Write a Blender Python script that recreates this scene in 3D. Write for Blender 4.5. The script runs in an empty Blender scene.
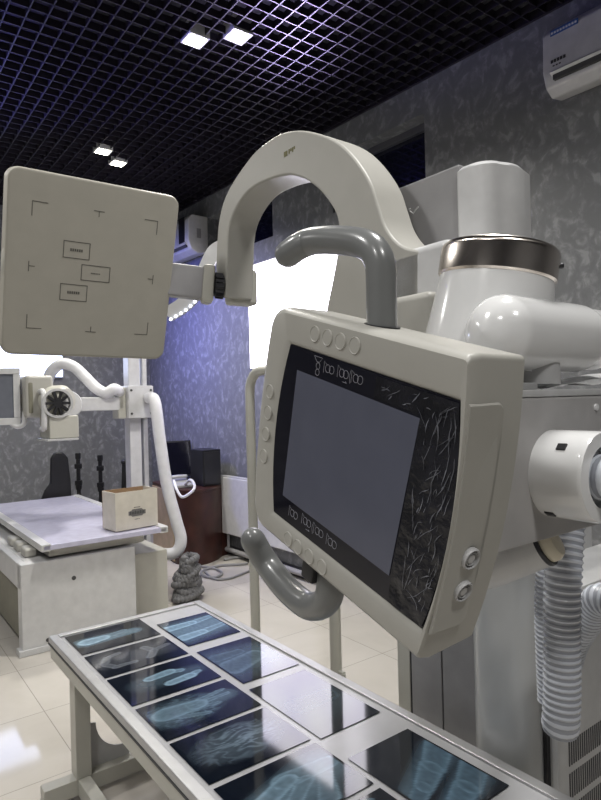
import bpy, bmesh, math, random
from mathutils import Vector as V, Matrix, noise
random.seed(7)
PI = math.pi
sc = bpy.context.scene
col = sc.collection
# ------------------------------------------------------------------ camera model
F, ROLL, CH = 610.0, 0.025, 1.55
CA, SA = math.cos(ROLL), math.sin(ROLL)
EYE = V((0, 0, CH))
def ray(px, py):
    u = px - 300.5; v = 400 - py
    return V(((u*CA + v*SA)/F, 1, (v*CA - u*SA)/F))
def at(px, py, Y): return EYE + ray(px, py)*Y
def atz(px, py, z):
    r = ray(px, py); return EYE + r*((z - CH)/r.z)
def on_plane(px, py, P, n):
    r = ray(px, py); return EYE + r*((V(P) - EYE).dot(n)/r.dot(n))
X, Yv, Z = V((1, 0, 0)), V((0, 1, 0)), V((0, 0, 1))
D, W = V((.6, -.8, 0)), V((.8, .6, 0))       # the frame the equipment is set out in
class Fr:
    def __init__(s, o, ex, ey, ez): s.o, s.ex, s.ey, s.ez = V(o), V(ex).normalized(), V(ey).normalized(), V(ez).normalized()
    def p(s, x, y, z=0): return s.o + s.ex*x + s.ey*y + s.ez*z
    def loc(s, P):
        q = V(P) - s.o; return V((q.dot(s.ex), q.dot(s.ey), q.dot(s.ez)))
    def R(s): return Matrix((s.ex, s.ey, s.ez)).transposed()
G = Fr((-1.04, 2.48, 0), D, W, Z)            # film table frame: s along, t across
WORLD = Fr((0, 0, 0), X, Yv, Z)
# ------------------------------------------------------------------ mesh builder (world coordinates)
class MB:
    def __init__(s): s.v = []; s.f = []; s.m = []
    def add(s, vs, fs, mi=0):
        b = len(s.v); s.v += [V(q) for q in vs]
        for f in fs: s.f.append([b + i for i in f]); s.m.append(mi)
        return s
    def bm(s, bm, mi=0):
        bm.verts.index_update()
        return s.add([v.co.copy() for v in bm.verts], [[v.index for v in f.verts] for f in bm.faces], mi)
    def box(s, fr, c, size, bev=0, seg=2, mi=0):
        bm = bmesh.new(); bmesh.ops.create_cube(bm, size=1)
        for v in bm.verts: v.co = V((v.co.x*size[0], v.co.y*size[1], v.co.z*size[2]))
        if bev: bmesh.ops.bevel(bm, geom=bm.edges[:], offset=bev, segments=seg, affect='EDGES', profile=.5)
        for v in bm.verts: v.co = fr.p(v.co.x + c[0], v.co.y + c[1], v.co.z + c[2])
        s.bm(bm, mi); bm.free(); return s
    def bb(s, fr, x0, x1, y0, y1, z0, z1, bev=0, seg=2, mi=0):
        return s.box(fr, ((x0+x1)/2, (y0+y1)/2, (z0+z1)/2), (abs(x1-x0), abs(y1-y0), abs(z1-z0)), bev, seg, mi)
    def beam(s, a, b, w, h, up=Z, bev=0, mi=0):
        a, b = V(a), V(b); ex = (b - a).normalized(); ey = V(up).cross(ex).normalized(); ez = ex.cross(ey)
        return s.box(Fr((a+b)/2, ex, ey, ez), (0, 0, 0), ((b-a).length, w, h), bev, 2, mi)
    def prism(s, pts, vec, bev=0, seg=2, mi=0):
        bm = bmesh.new(); vec = V(vec)
        a = [bm.verts.new(V(q)) for q in pts]; b = [bm.verts.new(V(q) + vec) for q in pts]
        n = len(pts); bm.faces.new(a[::-1]); bm.faces.new(b)
        for i in range(n): bm.faces.new((a[i], a[(i+1) % n], b[(i+1) % n], b[i]))
        bmesh.ops.recalc_face_normals(bm, faces=bm.faces[:])
        if bev:
            es = [e for e in bm.edges if len(e.link_faces) == 2 and e.calc_face_angle(0) > .6]
            bmesh.ops.bevel(bm, geom=es, offset=bev, segments=seg, affect='EDGES', profile=.5)
        s.bm(bm, mi); bm.free(); return s
    def loops(s, ls, caps=(True, True), mi=0, closed=True):
        n = len(ls[0]); vs = [q for l in ls for q in l]; fs = []
        for k in range(len(ls)-1):
            for i in range(n if closed else n-1):
                j = (i+1) % n; fs.append((k*n+i, k*n+j, (k+1)*n+j, (k+1)*n+i))
        if caps[0]: fs.append(tuple(range(n))[::-1])
        if caps[1]: fs.append(tuple((len(ls)-1)*n + i for i in range(n)))
        return s.add(vs, fs, mi)
    def tube(s, path, r, seg=14, caps=(True, True), mi=0, round_ends=False):
        P = [V(q) for q in path]; n = len(P)
        rr = list(r) if isinstance(r, (list, tuple)) else [r]*n
        if round_ends:
            t0 = (P[0]-P[1]).normalized(); t1 = (P[-1]-P[-2]).normalized(); r0, r1 = rr[0], rr[-1]
            st = [P[0] + t0*r0*math.sin(a) for a in (1.5, 1.2, .8, .4)]; en = [P[-1] + t1*r1*math.sin(a) for a in (.4, .8, 1.2, 1.5)]
            P = st + P + en; rr = [r0*math.cos(a) for a in (1.5, 1.2, .8, .4)] + rr + [r1*math.cos(a) for a in (.4, .8, 1.2, 1.5)]; n = len(P)
        T = [(P[min(i+1, n-1)] - P[max(i-1, 0)]).normalized() for i in range(n)]
        up = Z if abs(T[0].z) < .9 else X
        nx = up.cross(T[0]).normalized(); ls = []
        for i in range(n):
            nx = (nx - T[i]*nx.dot(T[i])).normalized(); ny = T[i].cross(nx)
            ls.append([P[i] + (nx*math.cos(2*PI*k/seg) + ny*math.sin(2*PI*k/seg))*rr[i] for k in range(seg)])
        return s.loops(ls, caps, mi)
    def lathe(s, prof, o, axis, seg=40, caps=(True, True), mi=0):
        o = V(o); a = V(axis).normalized(); up = X if abs(a.x) < .8 else Yv
        nx = up.cross(a).normalized(); ny = a.cross(nx)
        return s.loops([[o + a*h + (nx*math.cos(2*PI*k/seg) + ny*math.sin(2*PI*k/seg))*max(r, 1e-5) for k in range(seg)] for r, h in prof], caps, mi)
    def sphere(s, c, rx, ry=None, rz=None, fr=WORLD, seg=20, rings=12, mi=0):
        ry = ry or rx; rz = rz or rx; o = V(c); ls = []
        for i in range(rings+1):
            ph = -PI/2 + PI*i/rings; cr = max(math.cos(ph), 1e-4)
            ls.append([o + fr.ex*rx*cr*math.cos(2*PI*k/seg) + fr.ey*ry*cr*math.sin(2*PI*k/seg) + fr.ez*rz*math.sin(ph) for k in range(seg)])
        return s.loops(ls, (True, True), mi)
def smooth_path(pts, n=8, closed=False):
    P = [V(q) for q in pts]; out = []
    for i in range(len(P)-1):
        p0 = P[i-1] if i > 0 else P[i]*2 - P[i+1]; p1, p2 = P[i], P[i+1]; p3 = P[i+2] if i+2 < len(P) else P[i+1]*2 - P[i]
        for k in range(n):
            t = k/n
            out.append(.5*((2*p1) + (p2-p0)*t + (2*p0-5*p1+4*p2-p3)*t*t + (3*p1-p0-3*p2+p3)*t**3))
    out.append(P[-1]); return out
def resample(path, step):
    P = [V(q) for q in path]; out = [P[0]]; acc = 0
    for a, b in zip(P, P[1:]):
        L = (b-a).length; 
        if L < 1e-7: continue
        d = step - acc
        while d <= L: out.append(a + (b-a)*(d/L)); d += step
        acc = L - (d - step)
    return out
# ------------------------------------------------------------------ objects
MW = {}
def link(o): col.objects.link(o); return o
def tag(o, label=None, cat=None, group=None, kind=None):
    if label: o['label'] = label
    if cat: o['category'] = cat
    if group: o['group'] = group
    if kind: o['kind'] = kind
    return o
def thing(name, label, cat, loc, group=None):
    o = bpy.data.objects.new(name, None); o.empty_display_size = .1; link(o)
    o.location = V(loc); MW[o.name] = Matrix.Translation(V(loc)); return tag(o, label, cat, group)
def build(name, mb, mats, parent=None, label=None, smooth=40):
    me = bpy.data.meshes.new(name); o = bpy.data.objects.new(name, me); link(o)
    if not isinstance(mats, (list, tuple)): mats = [mats]
    if parent is not None:
        o.parent = parent; M = MW[parent.name].copy()
    else:
        lo = [min(v[i] for v in mb.v) for i in range(3)]; hi = [max(v[i] for v in mb.v) for i in range(3)]
        M = Matrix.Translation(V(((lo[0]+hi[0])/2, (lo[1]+hi[1])/2, lo[2]))); o.location = M.translation
    MW[o.name] = M; I = M.inverted()
    me.from_pydata([tuple(I @ v) for v in mb.v], [], mb.f)
    for m in mats: me.materials.append(m)
    for p, mi in zip(me.polygons, mb.m): p.material_index = mi
    bm = bmesh.new(); bm.from_mesh(me); bmesh.ops.recalc_face_normals(bm, faces=bm.faces[:]); bm.to_mesh(me); bm.free()
    if smooth:
        for p in me.polygons: p.use_smooth = True
        me.set_sharp_from_angle(angle=math.radians(smooth))
        wn = o.modifiers.new('weighted_normals', 'WEIGHTED_NORMAL'); wn.keep_sharp = True; wn.weight = 80
    me.update()
    if label: o['label'] = label
    return o
def struct(name, mb, m, smooth=0): return tag(build(name, mb, m, None, None, smooth), kind='structure')
# ------------------------------------------------------------------ materials
def nodes(name):
    m = bpy.data.materials.new(name); m.use_nodes = True
    nt = m.node_tree; b = nt.nodes['Principled BSDF']; return m, nt, b
def mat(name, c, rough=.5, metal=0, spec=.5, noise_amt=.06, scale=18, bump=0, coat=0, emit=None, es=0, trans=0, alpha=1):
    m, nt, b = nodes(name)
    tc = nt.nodes.new('ShaderNodeTexCoord'); nz = nt.nodes.new('ShaderNodeTexNoise'); nz.inputs['Scale'].default_value = scale; nz.inputs['Detail'].default_value = 4
    nt.links.new(tc.outputs['Object'], nz.inputs['Vector'])
    rp = nt.nodes.new('ShaderNodeValToRGB'); e = rp.color_ramp.elements
    e[0].color = (*[x*(1-noise_amt) for x in c], 1); e[1].color = (*[min(1, x*(1+noise_amt)) for x in c], 1); e[0].position = .3; e[1].position = .7
    nt.links.new(nz.outputs['Fac'], rp.inputs['Fac']); nt.links.new(rp.outputs['Color'], b.inputs['Base Color'])
    b.inputs['Roughness'].default_value = rough; b.inputs['Metallic'].default_value = metal
    b.inputs['Specular IOR Level'].default_value = spec; b.inputs['Coat Weight'].default_value = coat; b.inputs['Coat Roughness'].default_value = .08
    b.inputs['Transmission Weight'].default_value = trans; b.inputs['Alpha'].default_value = alpha
    if bump:
        bp = nt.nodes.new('ShaderNodeBump'); bp.inputs['Strength'].default_value = bump; bp.inputs['Distance'].default_value = .01
        nt.links.new(nz.outputs['Fac'], bp.inputs['Height']); nt.links.new(bp.outputs['Normal'], b.inputs['Normal'])
    if emit: b.inputs['Emission Color'].default_value = (*emit, 1); b.inputs['Emission Strength'].default_value = es
    return m
M = dict(
    cream=mat('cream_plastic', (.43, .42, .382), .42, noise_amt=.02), cream2=mat('cream_paint', (.50, .49, .435), .4, noise_amt=.02), white=mat('white_plastic', (.62, .62, .62), .3, coat=.3),
    gloss=mat('gloss_white', (.80, .80, .795), .18, coat=.6, noise_amt=.01), det=mat('detector_shell', (.42, .40, .345), .5, noise_amt=.03),
    grip=mat('grip_grey', (.185, .19, .188), .28, coat=.25, noise_amt=.03), black=mat('black_plastic', (.012, .012, .014), .4), grey=mat('grey_panel', (.30, .295, .30), .45),
    midgrey=mat('mid_grey', (.36, .36, .36), .4), lgrey=mat('light_grey', (.50, .50, .50), .4), chrome=mat('chrome', (.70, .64, .58), .16, 1, noise_amt=.05), alu=mat('aluminium', (.47, .47, .475), .38, .45),
    glass=mat('black_glass', (.008, .008, .014), .06, spec=.6), lcd=mat('faint_glow_lcd', (.075, .078, .105), .16, emit=(.3, .32, .42), es=.05), ink=mat('ink', (.06, .06, .06), .6), lightink=mat('icon_ink', (.36, .36, .40), .5),  # lcd: faint glow added to the switched-off screen
    orange=mat('cream_cap', (.72, .66, .52), .4), dark=mat('dark_metal', (.05, .05, .055), .35, .6), wallwhite=mat('radiator_white', (.62, .62, .62), .35),
    brown=mat('dark_wood', (.05, .018, .014), .35, noise_amt=.4, scale=6), tan=mat('tan_wood', (.46, .35, .23), .45, noise_amt=.2, scale=6), carton=mat('white_card', (.62, .58, .50), .7), cardbrown=mat('brown_card', (.28, .18, .10), .8),
    hosew=mat('white_hose', (.70, .70, .72), .35), cable=mat('grey_cable', (.25, .25, .25), .5), crump=mat('crumpled_grey', (.16, .16, .165), .55, bump=.8, scale=30), blue=mat('blue_ink', (.03, .10, .32), .5),
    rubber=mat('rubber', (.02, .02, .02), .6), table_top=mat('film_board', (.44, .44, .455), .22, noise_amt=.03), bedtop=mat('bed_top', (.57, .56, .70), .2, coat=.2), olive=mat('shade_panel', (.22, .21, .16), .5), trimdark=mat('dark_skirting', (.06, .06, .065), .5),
    wrap=mat('wrapped_white', (.50, .51, .51), .28, bump=.12, scale=3, coat=.4),
    sheet=mat('white_sheet', (.75, .75, .75), .3),
)
def emit_mat(name, c, s):
    m, nt, b = nodes(name); b.inputs['Base Color'].default_value = (.8, .8, .8, 1)
    b.inputs['Emission Color'].default_value = (*c, 1); b.inputs['Emission Strength'].default_value = s; return m
def screen_mat(name, c1, c2, s, scale):
    m, nt, b = nodes(name); tc = nt.nodes.new('ShaderNodeTexCoord'); vz = nt.nodes.new('ShaderNodeTexVoronoi'); vz.inputs['Scale'].default_value = scale
    nt.links.new(tc.outputs['Object'], vz.inputs['Vector']); rp = nt.nodes.new('ShaderNodeValToRGB')
    rp.color_ramp.elements[0].color = (*c1, 1); rp.color_ramp.elements[1].color = (*c2, 1); rp.color_ramp.elements[1].position = .8
    nt.links.new(vz.outputs['Distance'], rp.inputs['Fac']); nt.links.new(rp.outputs['Color'], b.inputs['Emission Color']); b.inputs['Emission Strength'].default_value = s
    b.inputs['Base Color'].default_value = (.7, .7, .7, 1); return m
M['lamp'] = emit_mat('lamp_glow', (1, .98, .78), 18)
_b = M['chrome'].node_tree.nodes['Principled BSDF']; _t = M['chrome'].node_tree.nodes.new('ShaderNodeTangent'); _t.direction_type = 'RADIAL'; _t.axis = 'Z'
M['chrome'].node_tree.links.new(_t.outputs['Tangent'], _b.inputs['Tangent']); _b.inputs['Anisotropic'].default_value = .85; _b.inputs['Roughness'].default_value = .2
M['bead'] = emit_mat('bead_glow', (.8, .85, 1), 3)
M['bright'] = screen_mat('bright_picture', (1, .98, 1), (.80, .76, .92), 5.0, 2.2)
M['bright2'] = screen_mat('cool_picture', (.82, .88, 1), (.5, .6, 1), 4.2, 1.6)
def plaster():
    m, nt, b = nodes('mottled_plaster'); N = nt.nodes.new; L = nt.links.new
    tc = N('ShaderNodeTexCoord'); mp = N('ShaderNodeMapping'); mp.inputs['Scale'].default_value = (1, 1, .8); L(tc.outputs['Object'], mp.inputs['Vector'])
    wz = N('ShaderNodeTexNoise'); wz.inputs['Scale'].default_value = 5; wz.inputs['Detail'].default_value = 3; L(mp.outputs['Vector'], wz.inputs['Vector'])
    mx = N('ShaderNodeMixRGB'); mx.blend_type = 'ADD'; mx.inputs['Fac'].default_value = .22; L(mp.outputs['Vector'], mx.inputs['Color1']); L(wz.outputs['Color'], mx.inputs['Color2'])
    n1 = N('ShaderNodeTexNoise'); n1.inputs['Scale'].default_value = 15; n1.inputs['Detail'].default_value = 6; n1.inputs['Roughness'].default_value = .62; L(mx.outputs['Color'], n1.inputs['Vector'])
    vo = N('ShaderNodeTexVoronoi'); vo.inputs['Scale'].default_value = 20; vo.inputs['Randomness'].default_value = 1; L(mx.outputs['Color'], vo.inputs['Vector'])
    sub = N('ShaderNodeMath'); sub.operation = 'MULTIPLY_ADD'; sub.inputs[1].default_value = -.18; L(vo.outputs['Distance'], sub.inputs[0]); L(n1.outputs['Fac'], sub.inputs[2])
    rp = N('ShaderNodeValToRGB'); e = rp.color_ramp.elements; e[0].position = .33; e[0].color = (.178, .182, .190, 1); e[1].position = .56; e[1].color = (.31, .315, .325, 1)
    k = e.new(.43); k.color = (.20, .204, .213, 1); k = e.new(.475); k.color = (.232, .237, .246, 1)
    L(sub.outputs[0], rp.inputs['Fac']); L(rp.outputs['Color'], b.inputs['Base Color'])
    r2 = N('ShaderNodeMapRange'); r2.inputs['To Min'].default_value = .6; r2.inputs['To Max'].default_value = .36; L(n1.outputs['Fac'], r2.inputs['Value']); L(r2.outputs['Result'], b.inputs['Roughness'])
    return m
M['plaster'] = plaster()
def tiles():
    m, nt, b = nodes('polished_tiles'); N = nt.nodes.new; L = nt.links.new
    tc = N('ShaderNodeTexCoord'); mp = N('ShaderNodeMapping'); mp.vector_type = 'POINT'
    br = N('ShaderNodeTexBrick'); br.offset = 0; br.inputs['Scale'].default_value = 1; br.inputs['Brick Width'].default_value = .6; br.inputs['Row Height'].default_value = .6
    br.inputs['Mortar Size'].default_value = .0022; br.inputs['Mortar Smooth'].default_value = .1
    br.inputs['Color1'].default_value = (.55, .52, .475, 1); br.inputs['Color2'].default_value = (.58, .55, .505, 1); br.inputs['Mortar'].default_value = (.33, .31, .28, 1)
    L(tc.outputs['UV'], br.inputs['Vector'])
    nz = N('ShaderNodeTexNoise'); nz.inputs['Scale'].default_value = 3; nz.inputs['Detail'].default_value = 6; nz.inputs['Distortion'].default_value = 1.2; L(tc.outputs['UV'], nz.inputs['Vector'])
    rp = N('ShaderNodeValToRGB'); rp.color_ramp.elements[0].color = (.86, .85, .83, 1); rp.color_ramp.elements[1].color = (1.05, 1.05, 1.05, 1); L(nz.outputs['Fac'], rp.inputs['Fac'])
    mx = N('ShaderNodeMixRGB'); mx.blend_type = 'MULTIPLY'; mx.inputs['Fac'].default_value = 1; L(br.outputs['Color'], mx.inputs['Color1']); L(rp.outputs['Color'], mx.inputs['Color2'])
    L(mx.outputs['Color'], b.inputs['Base Color']); b.inputs['Roughness'].default_value = .07; b.inputs['Specular IOR Level'].default_value = .5; return m
M['tiles'] = tiles()
def film_mat():
    m, nt, b = nodes('xray_film'); a = nt.nodes.new('ShaderNodeVertexColor'); a.layer_name = 'Col'
    nt.links.new(a.outputs['Color'], b.inputs['Base Color']); b.inputs['Roughness'].default_value = .06; b.inputs['Specular IOR Level'].default_value = .65; return m
M['film'] = film_mat()
M['foil'] = mat('clear_foil', (.014, .014, .018), .22, noise_amt=.4, scale=30, bump=.5)
M['crease_glint'] = mat('foil_crease_glint', (.17, .175, .20), .3, noise_amt=.8, scale=60)  # pale ribbon colour stands in for glints along the foil's wrinkles

M['hose'] = mat('translucent_hose', (.40, .42, .47), .25, coat=.5, trans=.1)
M['hoserib'] = mat('hose_rib', (.66, .69, .75), .25, coat=.5)
M['void'] = mat('void_black', (.006, .006, .007), .8)
M['grid'] = mat('violet_tinted_grid', (.020, .017, .026), .45, .0, noise_amt=.1)  # black grid, violet light tinted into its base colour
M['winglass'] = mat('dark_pane', (.010, .011, .022), .05, spec=.6)
M['frame'] = mat('window_reveal', (.10, .10, .115), .5)

# ================================================================== THE ROOM
C0 = V((-1.87, 7.6, 0)); RW = V((.629, -.777, 0)).normalized(); FW = V((-RW.y, RW.x, 0))*-1   # right wall runs RW, far wall runs FW
HC, LR, LF = 3.72, 10.2, 6.2
ROOM = Fr(C0, RW, FW, Z)
if FW.x > 0: FW = -FW; ROOM = Fr(C0, RW, FW, Z)
def floor_mesh():
    pts = [ROOM.p(0, 0), ROOM.p(LR, 0), ROOM.p(LR, LF), ROOM.p(0, LF)]
    o = struct('floor', MB().prism([q - Z*.1 for q in pts], Z*.1), M['tiles'])
    me = o.data; uv = me.uv_layers.new(name='UVMap')
    for l in me.loops:
        q = G.loc(o.location + me.vertices[l.vertex_index].co); uv.data[l.index].uv = (q.x + .08 + .6, q.y - .132)
    return o
floor_mesh()
def wall(name, x0, x1, y0, y1, z1=HC + .3): return struct(name, MB().bb(ROOM, x0, x1, y0, y1, 0, z1), M['plaster'])
wall('wall_back', -.1, 0, -.1, LF + .1)
wall('wall_left', 0, LR, LF, LF + .1); wall('wall_front', LR, LR + .1, -.1, LF + .1)
def rw_x(px, py=300):      # distance along the right wall for a column of the view
    return ROOM.loc(on_plane(px, py, C0, FW)).x
def rwp(px, py):
    q = ROOM.loc(on_plane(px, py, C0, FW)); return q.x, q.z
# right wall with two recessed clerestory windows: build it as strips round the openings
ax1, az0 = rwp(273, 236); _, az1 = rwp(273, 176)
ax0 = ax1 - 1.15
bx1, bz1 = rwp(424, 113); bx0, _ = rwp(351, 143); bx0 = bx1 - .95; bz0 = az0; bz1 = bz1
az1 = bz1
wb = MB(); zt = HC + .3
for x0, x1, z0, z1 in ((0, LR, 0, az0), (0, LR, bz1, zt), (0, ax0, az0, bz1), (ax1, bx0, az0, bz1), (bx1, LR, az0, bz1)):
    wb.bb(ROOM, x0, x1, -.22, 0, z0, z1)
struct('wall_right', wb, M['plaster'])
for i, (x0, x1) in enumerate(((ax0, ax1), (bx0, bx1))):
    f = MB()
    for a, b_, z0, z1 in ((x0, x0+.05, az0, bz1), (x1-.05, x1, az0, bz1), (x0+.05, x1-.05, az0, az0+.05), (x0+.05, x1-.05, bz1-.05, bz1)): f.bb(ROOM, a, b_, -.20, -.12, z0, z1)
    wo = struct('window_%d' % (i+1), f, M['frame'])
    build('pane', MB().bb(ROOM, x0+.05, x1-.05, -.17, -.15, az0+.05, bz1-.05), M['winglass'], wo)
struct('baseboard_right', MB().bb(ROOM, 0, LR, 0, .015, 0, .09, .004), M['trimdark'])
struct('baseboard_back', MB().bb(ROOM, 0, .015, .02, LF, 0, .09, .004), M['trimdark'])
# ceiling: open cell grid below a black void
struct('ceiling', MB().bb(ROOM, -.05, LR, -.1, LF, HC + .3, HC + .36), M['void'])
g = MB(); CELL = .1
def clip(P, d):
    lo, hi = -30, 30; q = ROOM.loc(P); e = V((d.dot(ROOM.ex), d.dot(ROOM.ey)))
    for o, v, m_ in ((q.x, e.x, LR), (q.y, e.y, LF)):
        if abs(v) < 1e-6: continue
        a, b_ = sorted(((.012 - o)/v, (m_ - .012 - o)/v)); lo, hi = max(lo, a), min(hi, b_)
    return lo, hi
for dv, nv in ((D, W), (W, D)):
    for k in range(-90, 91):
        P = G.o*1 + nv*(k*CELL); lo, hi = clip(P, dv)
        if hi - lo > .15: g.beam(P + dv*lo + Z*(HC+.02), P + dv*hi + Z*(HC+.02), .006, .045)
struct('ceiling_grid', g, M['grid'])
# wall angle where the ceiling meets the wall
struct('trim_1', MB().bb(ROOM, 0, LR, 0, .02, HC - .005, HC + .045), M['grid'])
def spot(px, py, label):
    P = atz(px, py, HC - .01); q = G.loc(P)
    c = G.p(q.x, q.y, HC)
    t = thing('ceiling_spotlight', label, 'ceiling light', c, 'square spotlights set into the ceiling grid')
    h = MB()
    for a, b_, e, f_ in ((-.065, .065, -.065, -.052), (-.065, .065, .052, .065), (-.065, -.052, -.052, .052), (.052, .065, -.052, .052)): h.bb(G, q.x+a, q.x+b_, q.y+e, q.y+f_, HC-.016, HC+.06)
    h.bb(G, q.x-.065, q.x+.065, q.y-.065, q.y+.065, HC+.06, HC+.07)
    build('housing', h, M['white'], t)
    build('lamp', MB().bb(G, q.x-.052, q.x+.052, q.y-.052, q.y+.052, HC-.022, HC-.004, .006), M['lamp'], t)
    return c
SP = [spot(195, 40, 'glowing ceiling spotlight, left one of the front pair'), spot(238, 36, 'glowing ceiling spotlight, right one of the front pair'),
      spot(103, 151, 'glowing ceiling spotlight at the back, left one just above the flat detector panel'), spot(118, 163, 'glowing ceiling spotlight at the back, nearest above the detector panel edge')]
# ================================================================== ON THE RIGHT WALL
x0, z1 = rwp(254, 266); _, z0 = rwp(250, 370); x0 = rwp(249.5, 330)[0] + .065; x1 = x0 + 1.45
t = thing('wall_screen', 'large overexposed white glowing screen on the blue-lit mottled wall', 'screen', ROOM.p((x0+x1)/2, .03, z0))
build('casing', MB().bb(ROOM, x0, x1, 0.002, .05, z0, z1, .006), M['lgrey'], t)
build('display', MB().bb(ROOM, x0+.012, x1-.012, .05, .054, z0+.012, z1-.012), M['bright'], t)
WS = (x0, x1, z0, z1)
# air conditioner, upper right
def aircon(name, label, x0, x1, z0, z1, dep, near):
    t = thing(name, label, 'air conditioner', ROOM.p((x0+x1)/2, dep/2, z0)); H = z1 - z0
    prof = [(0.003, 0.02), (dep*.55, 0), (dep*.86, H*.10), (dep, H*.32), (dep*.97, H*.88), (dep*.8, H), (.003, H)]
    build('body', MB().prism([ROOM.p(x0, y, z0+z) for y, z in prof], RW*(x1-x0), .012, 3), M['white'], t)
    build('air_outlet', MB().beam(ROOM.p(x0+.06, dep*.925, z0+H*.2), ROOM.p(x1-.06, dep*.925, z0+H*.2), .03, .035, FW), M['ink'], t)
    build('louver', MB().beam(ROOM.p(x0+.05, dep*.965, z0+H*.235), ROOM.p(x1-.05, dep*.965, z0+H*.235), .012, .05, FW+Z*.6), M['white'], t)
    return t, prof
ax, az = rwp(547, 34); bx, bz = rwp(566, 97)
# front face stands off the wall: find it on the offset plane
def offp(px, py, off):
    q = ROOM.loc(on_plane(px, py, C0 + FW*off, FW)); return q.x, q.z
dep = .2; ax0_, atop = offp(547.5, 33, dep); _, abot = offp(548, 76, dep); _, alow = offp(569, 97, dep*.6)
atop += .035; alow += .03; ax0_ -= .035; H = atop - alow
t, _p = aircon('air_conditioner', 'white split air conditioner with a blue sticker, high on the wall at upper right', ax0_, ax0_+.85, alow, atop, dep, 0)
fx, fz = offp(552, 38, dep)
st = MB().bb(ROOM, ax0_+.05, ax0_+.20, dep*.975, dep+.001, atop-.062, atop-.036)
build('sticker', st, M['blue'], t)
lt = MB()
for k in range(9): lt.bb(ROOM, ax0_+.055+k*.016, ax0_+.066+k*.016, dep*.97, dep+.002, atop-.056, atop-.045)
build('sticker_lettering', lt, M['sheet'], t)
lt = MB()
for k in range(5): lt.bb(ROOM, ax0_+.05+k*.017, ax0_+.062+k*.017, dep*.98, dep+.002, atop-H*.56-.01, atop-H*.56+.006)
for k in range(3): lt.bb(ROOM, ax0_+.06+k*.017, ax0_+.07+k*.017, dep*.98, dep+.002, atop-H*.56-.03, atop-H*.56-.024)
build('badge', lt, M['ink'], t)
# air conditioner far behind
q1, zt_ = rwp(208, 217); _, zb_ = rwp(211, 254)
t, _p = aircon('air_conditioner', 'small white air conditioner high on the far part of the wall, behind the arch', q1-.85, q1, zb_, zt_, .24, 1)
build('display_strip', MB().bb(ROOM, q1-.2, q1-.08, .236, .243, zb_+.12, zt_-.02), M['black'], t)
build('side_label', MB().bb(ROOM, q1, q1+.002, .09, .14, zb_+.16, zb_+.26), M['grey'], t)
# radiator under the screen
rx0, rz1 = rwp(220, 474); rx1, rz0 = rwp(262, 540)
t = thing('radiator', 'white flat panel radiator low on the blue-lit wall', 'radiator', ROOM.p(rx0+.6, .06, rz0))
rx0 += .13
rb = MB().bb(ROOM, rx0, rx0+1.5, .03, .10, rz0, rz1, .012, 3)
build('panel', rb, M['wallwhite'], t)
build('top_grille', MB().bb(ROOM, rx0+.01, rx0+1.49, .035, .095, rz1-.006, rz1+.01, .003), M['lgrey'], t)
for o_ in (.2, 1.2): build('bracket', MB().bb(ROOM, rx0+o_, rx0+o_+.04, .003, .03, rz0+.1, rz1-.1), M['grey'], t)
build('pipe', MB().tube([ROOM.p(rx0-.15, .05, .06), ROOM.p(rx0+1.55, .05, .06)], .025, 10).tube([ROOM.p(rx0+.1, .06, .06), ROOM.p(rx0+.1, .06, rz0+.02)], .015, 8), M['grey'], t)
# ================================================================== FAR WALL: glowing screen, stands, chair
def fwp(px, py, off=0):
    q = ROOM.loc(on_plane(px, py, C0 + RW*off, RW)); return q.y, q.z
y1, z0 = fwp(62, 371); _, z1 = fwp(62, 345)
t = thing('wall_screen', 'bright bluish-white screen on the far wall behind the grey monitor', 'screen', ROOM.p(.03, y1+.7, z0-.05))
build('casing', MB().bb(ROOM, .002, .05, y1, y1+1.5, z0-.08, z0+.34, .006), M['lgrey'], t)
build('display', MB().bb(ROOM, .05, .054, y1+.012, y1+1.488, z0-.068, z0+.328), M['bright2'], t)
def tripod(px, pytop, Y, label, lean=0):
    P = at(px, pytop, Y); b = V((P.x, P.y, 0)); t = thing('tripod_stand', label, 'tripod', b, 'black tripods by the far wall')
    build('pole', MB().tube([b + Z*.25, P], .022, 8), M['black'], t)
    for h_ in (.1, .28): build('clamp', MB().box(WORLD, P - Z*h_, (.07, .05, .055), .008), M['black'], t)
    build('head', MB().box(WORLD, P + Z*.01, (.05, .05, .07), .01), M['black'], t)
    for k in range(3):
        a = .5 + k*2*PI/3; f = b + V((math.cos(a), math.sin(a), 0))*.105
        build('leg', MB().tube([b + Z*(P.z-.32), f + Z*.012], .012, 8), M['black'], t)
    build('collar', MB().lathe([(.03, 0), (.035, .03), (.03, .06)], b + Z*(P.z-.35), Z, 12), M['black'], t)
tripod(78, 457, 6.6, 'slim black tripod behind the bed, nearer the chair')
tripod(100, 459, 6.6, 'slim black tripod behind the bed, just left of the white lift column')
Pt = at(124, 462, 6.2); b = V((Pt.x-.02, Pt.y, 0))
t = thing('folded_stand', 'folded black stand leaning close behind the white lift column', 'stand', b)
build('bundle', MB().tube([b + V((-.03, 0, .02)), Pt], .02, 8).tube([b + V((.03, .02, .02)), Pt + V((.02, .01, -.1))], .015, 8), M['black'], t)
build('knob', MB().sphere(Pt, .03), M['black'], t)
Pc = at(58, 500, 5.95); b = V((Pc.x, Pc.y, 0))
t = thing('office_chair', 'black high-backed chair standing behind the bed', 'chair', b)
fr = Fr(b, W, -D, Z)
hz = at(60, 452, 5.95).z
outl = [(-.15, .48), (-.17, .62), (-.12, .74), (-.07, .80), (-.06, hz-.06), (-.02, hz), (.05, hz), (.10, hz-.06), (.12, .8), (.13, .48)]
build('backrest', MB().prism([fr.p(x, -.03, z) for x, z in outl], fr.ey*.06, .015, 2), M['black'], t)
build('seat', MB().bb(fr, -.2, .2, .02, .38, .42, .49, .025, 3), M['black'], t)
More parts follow.
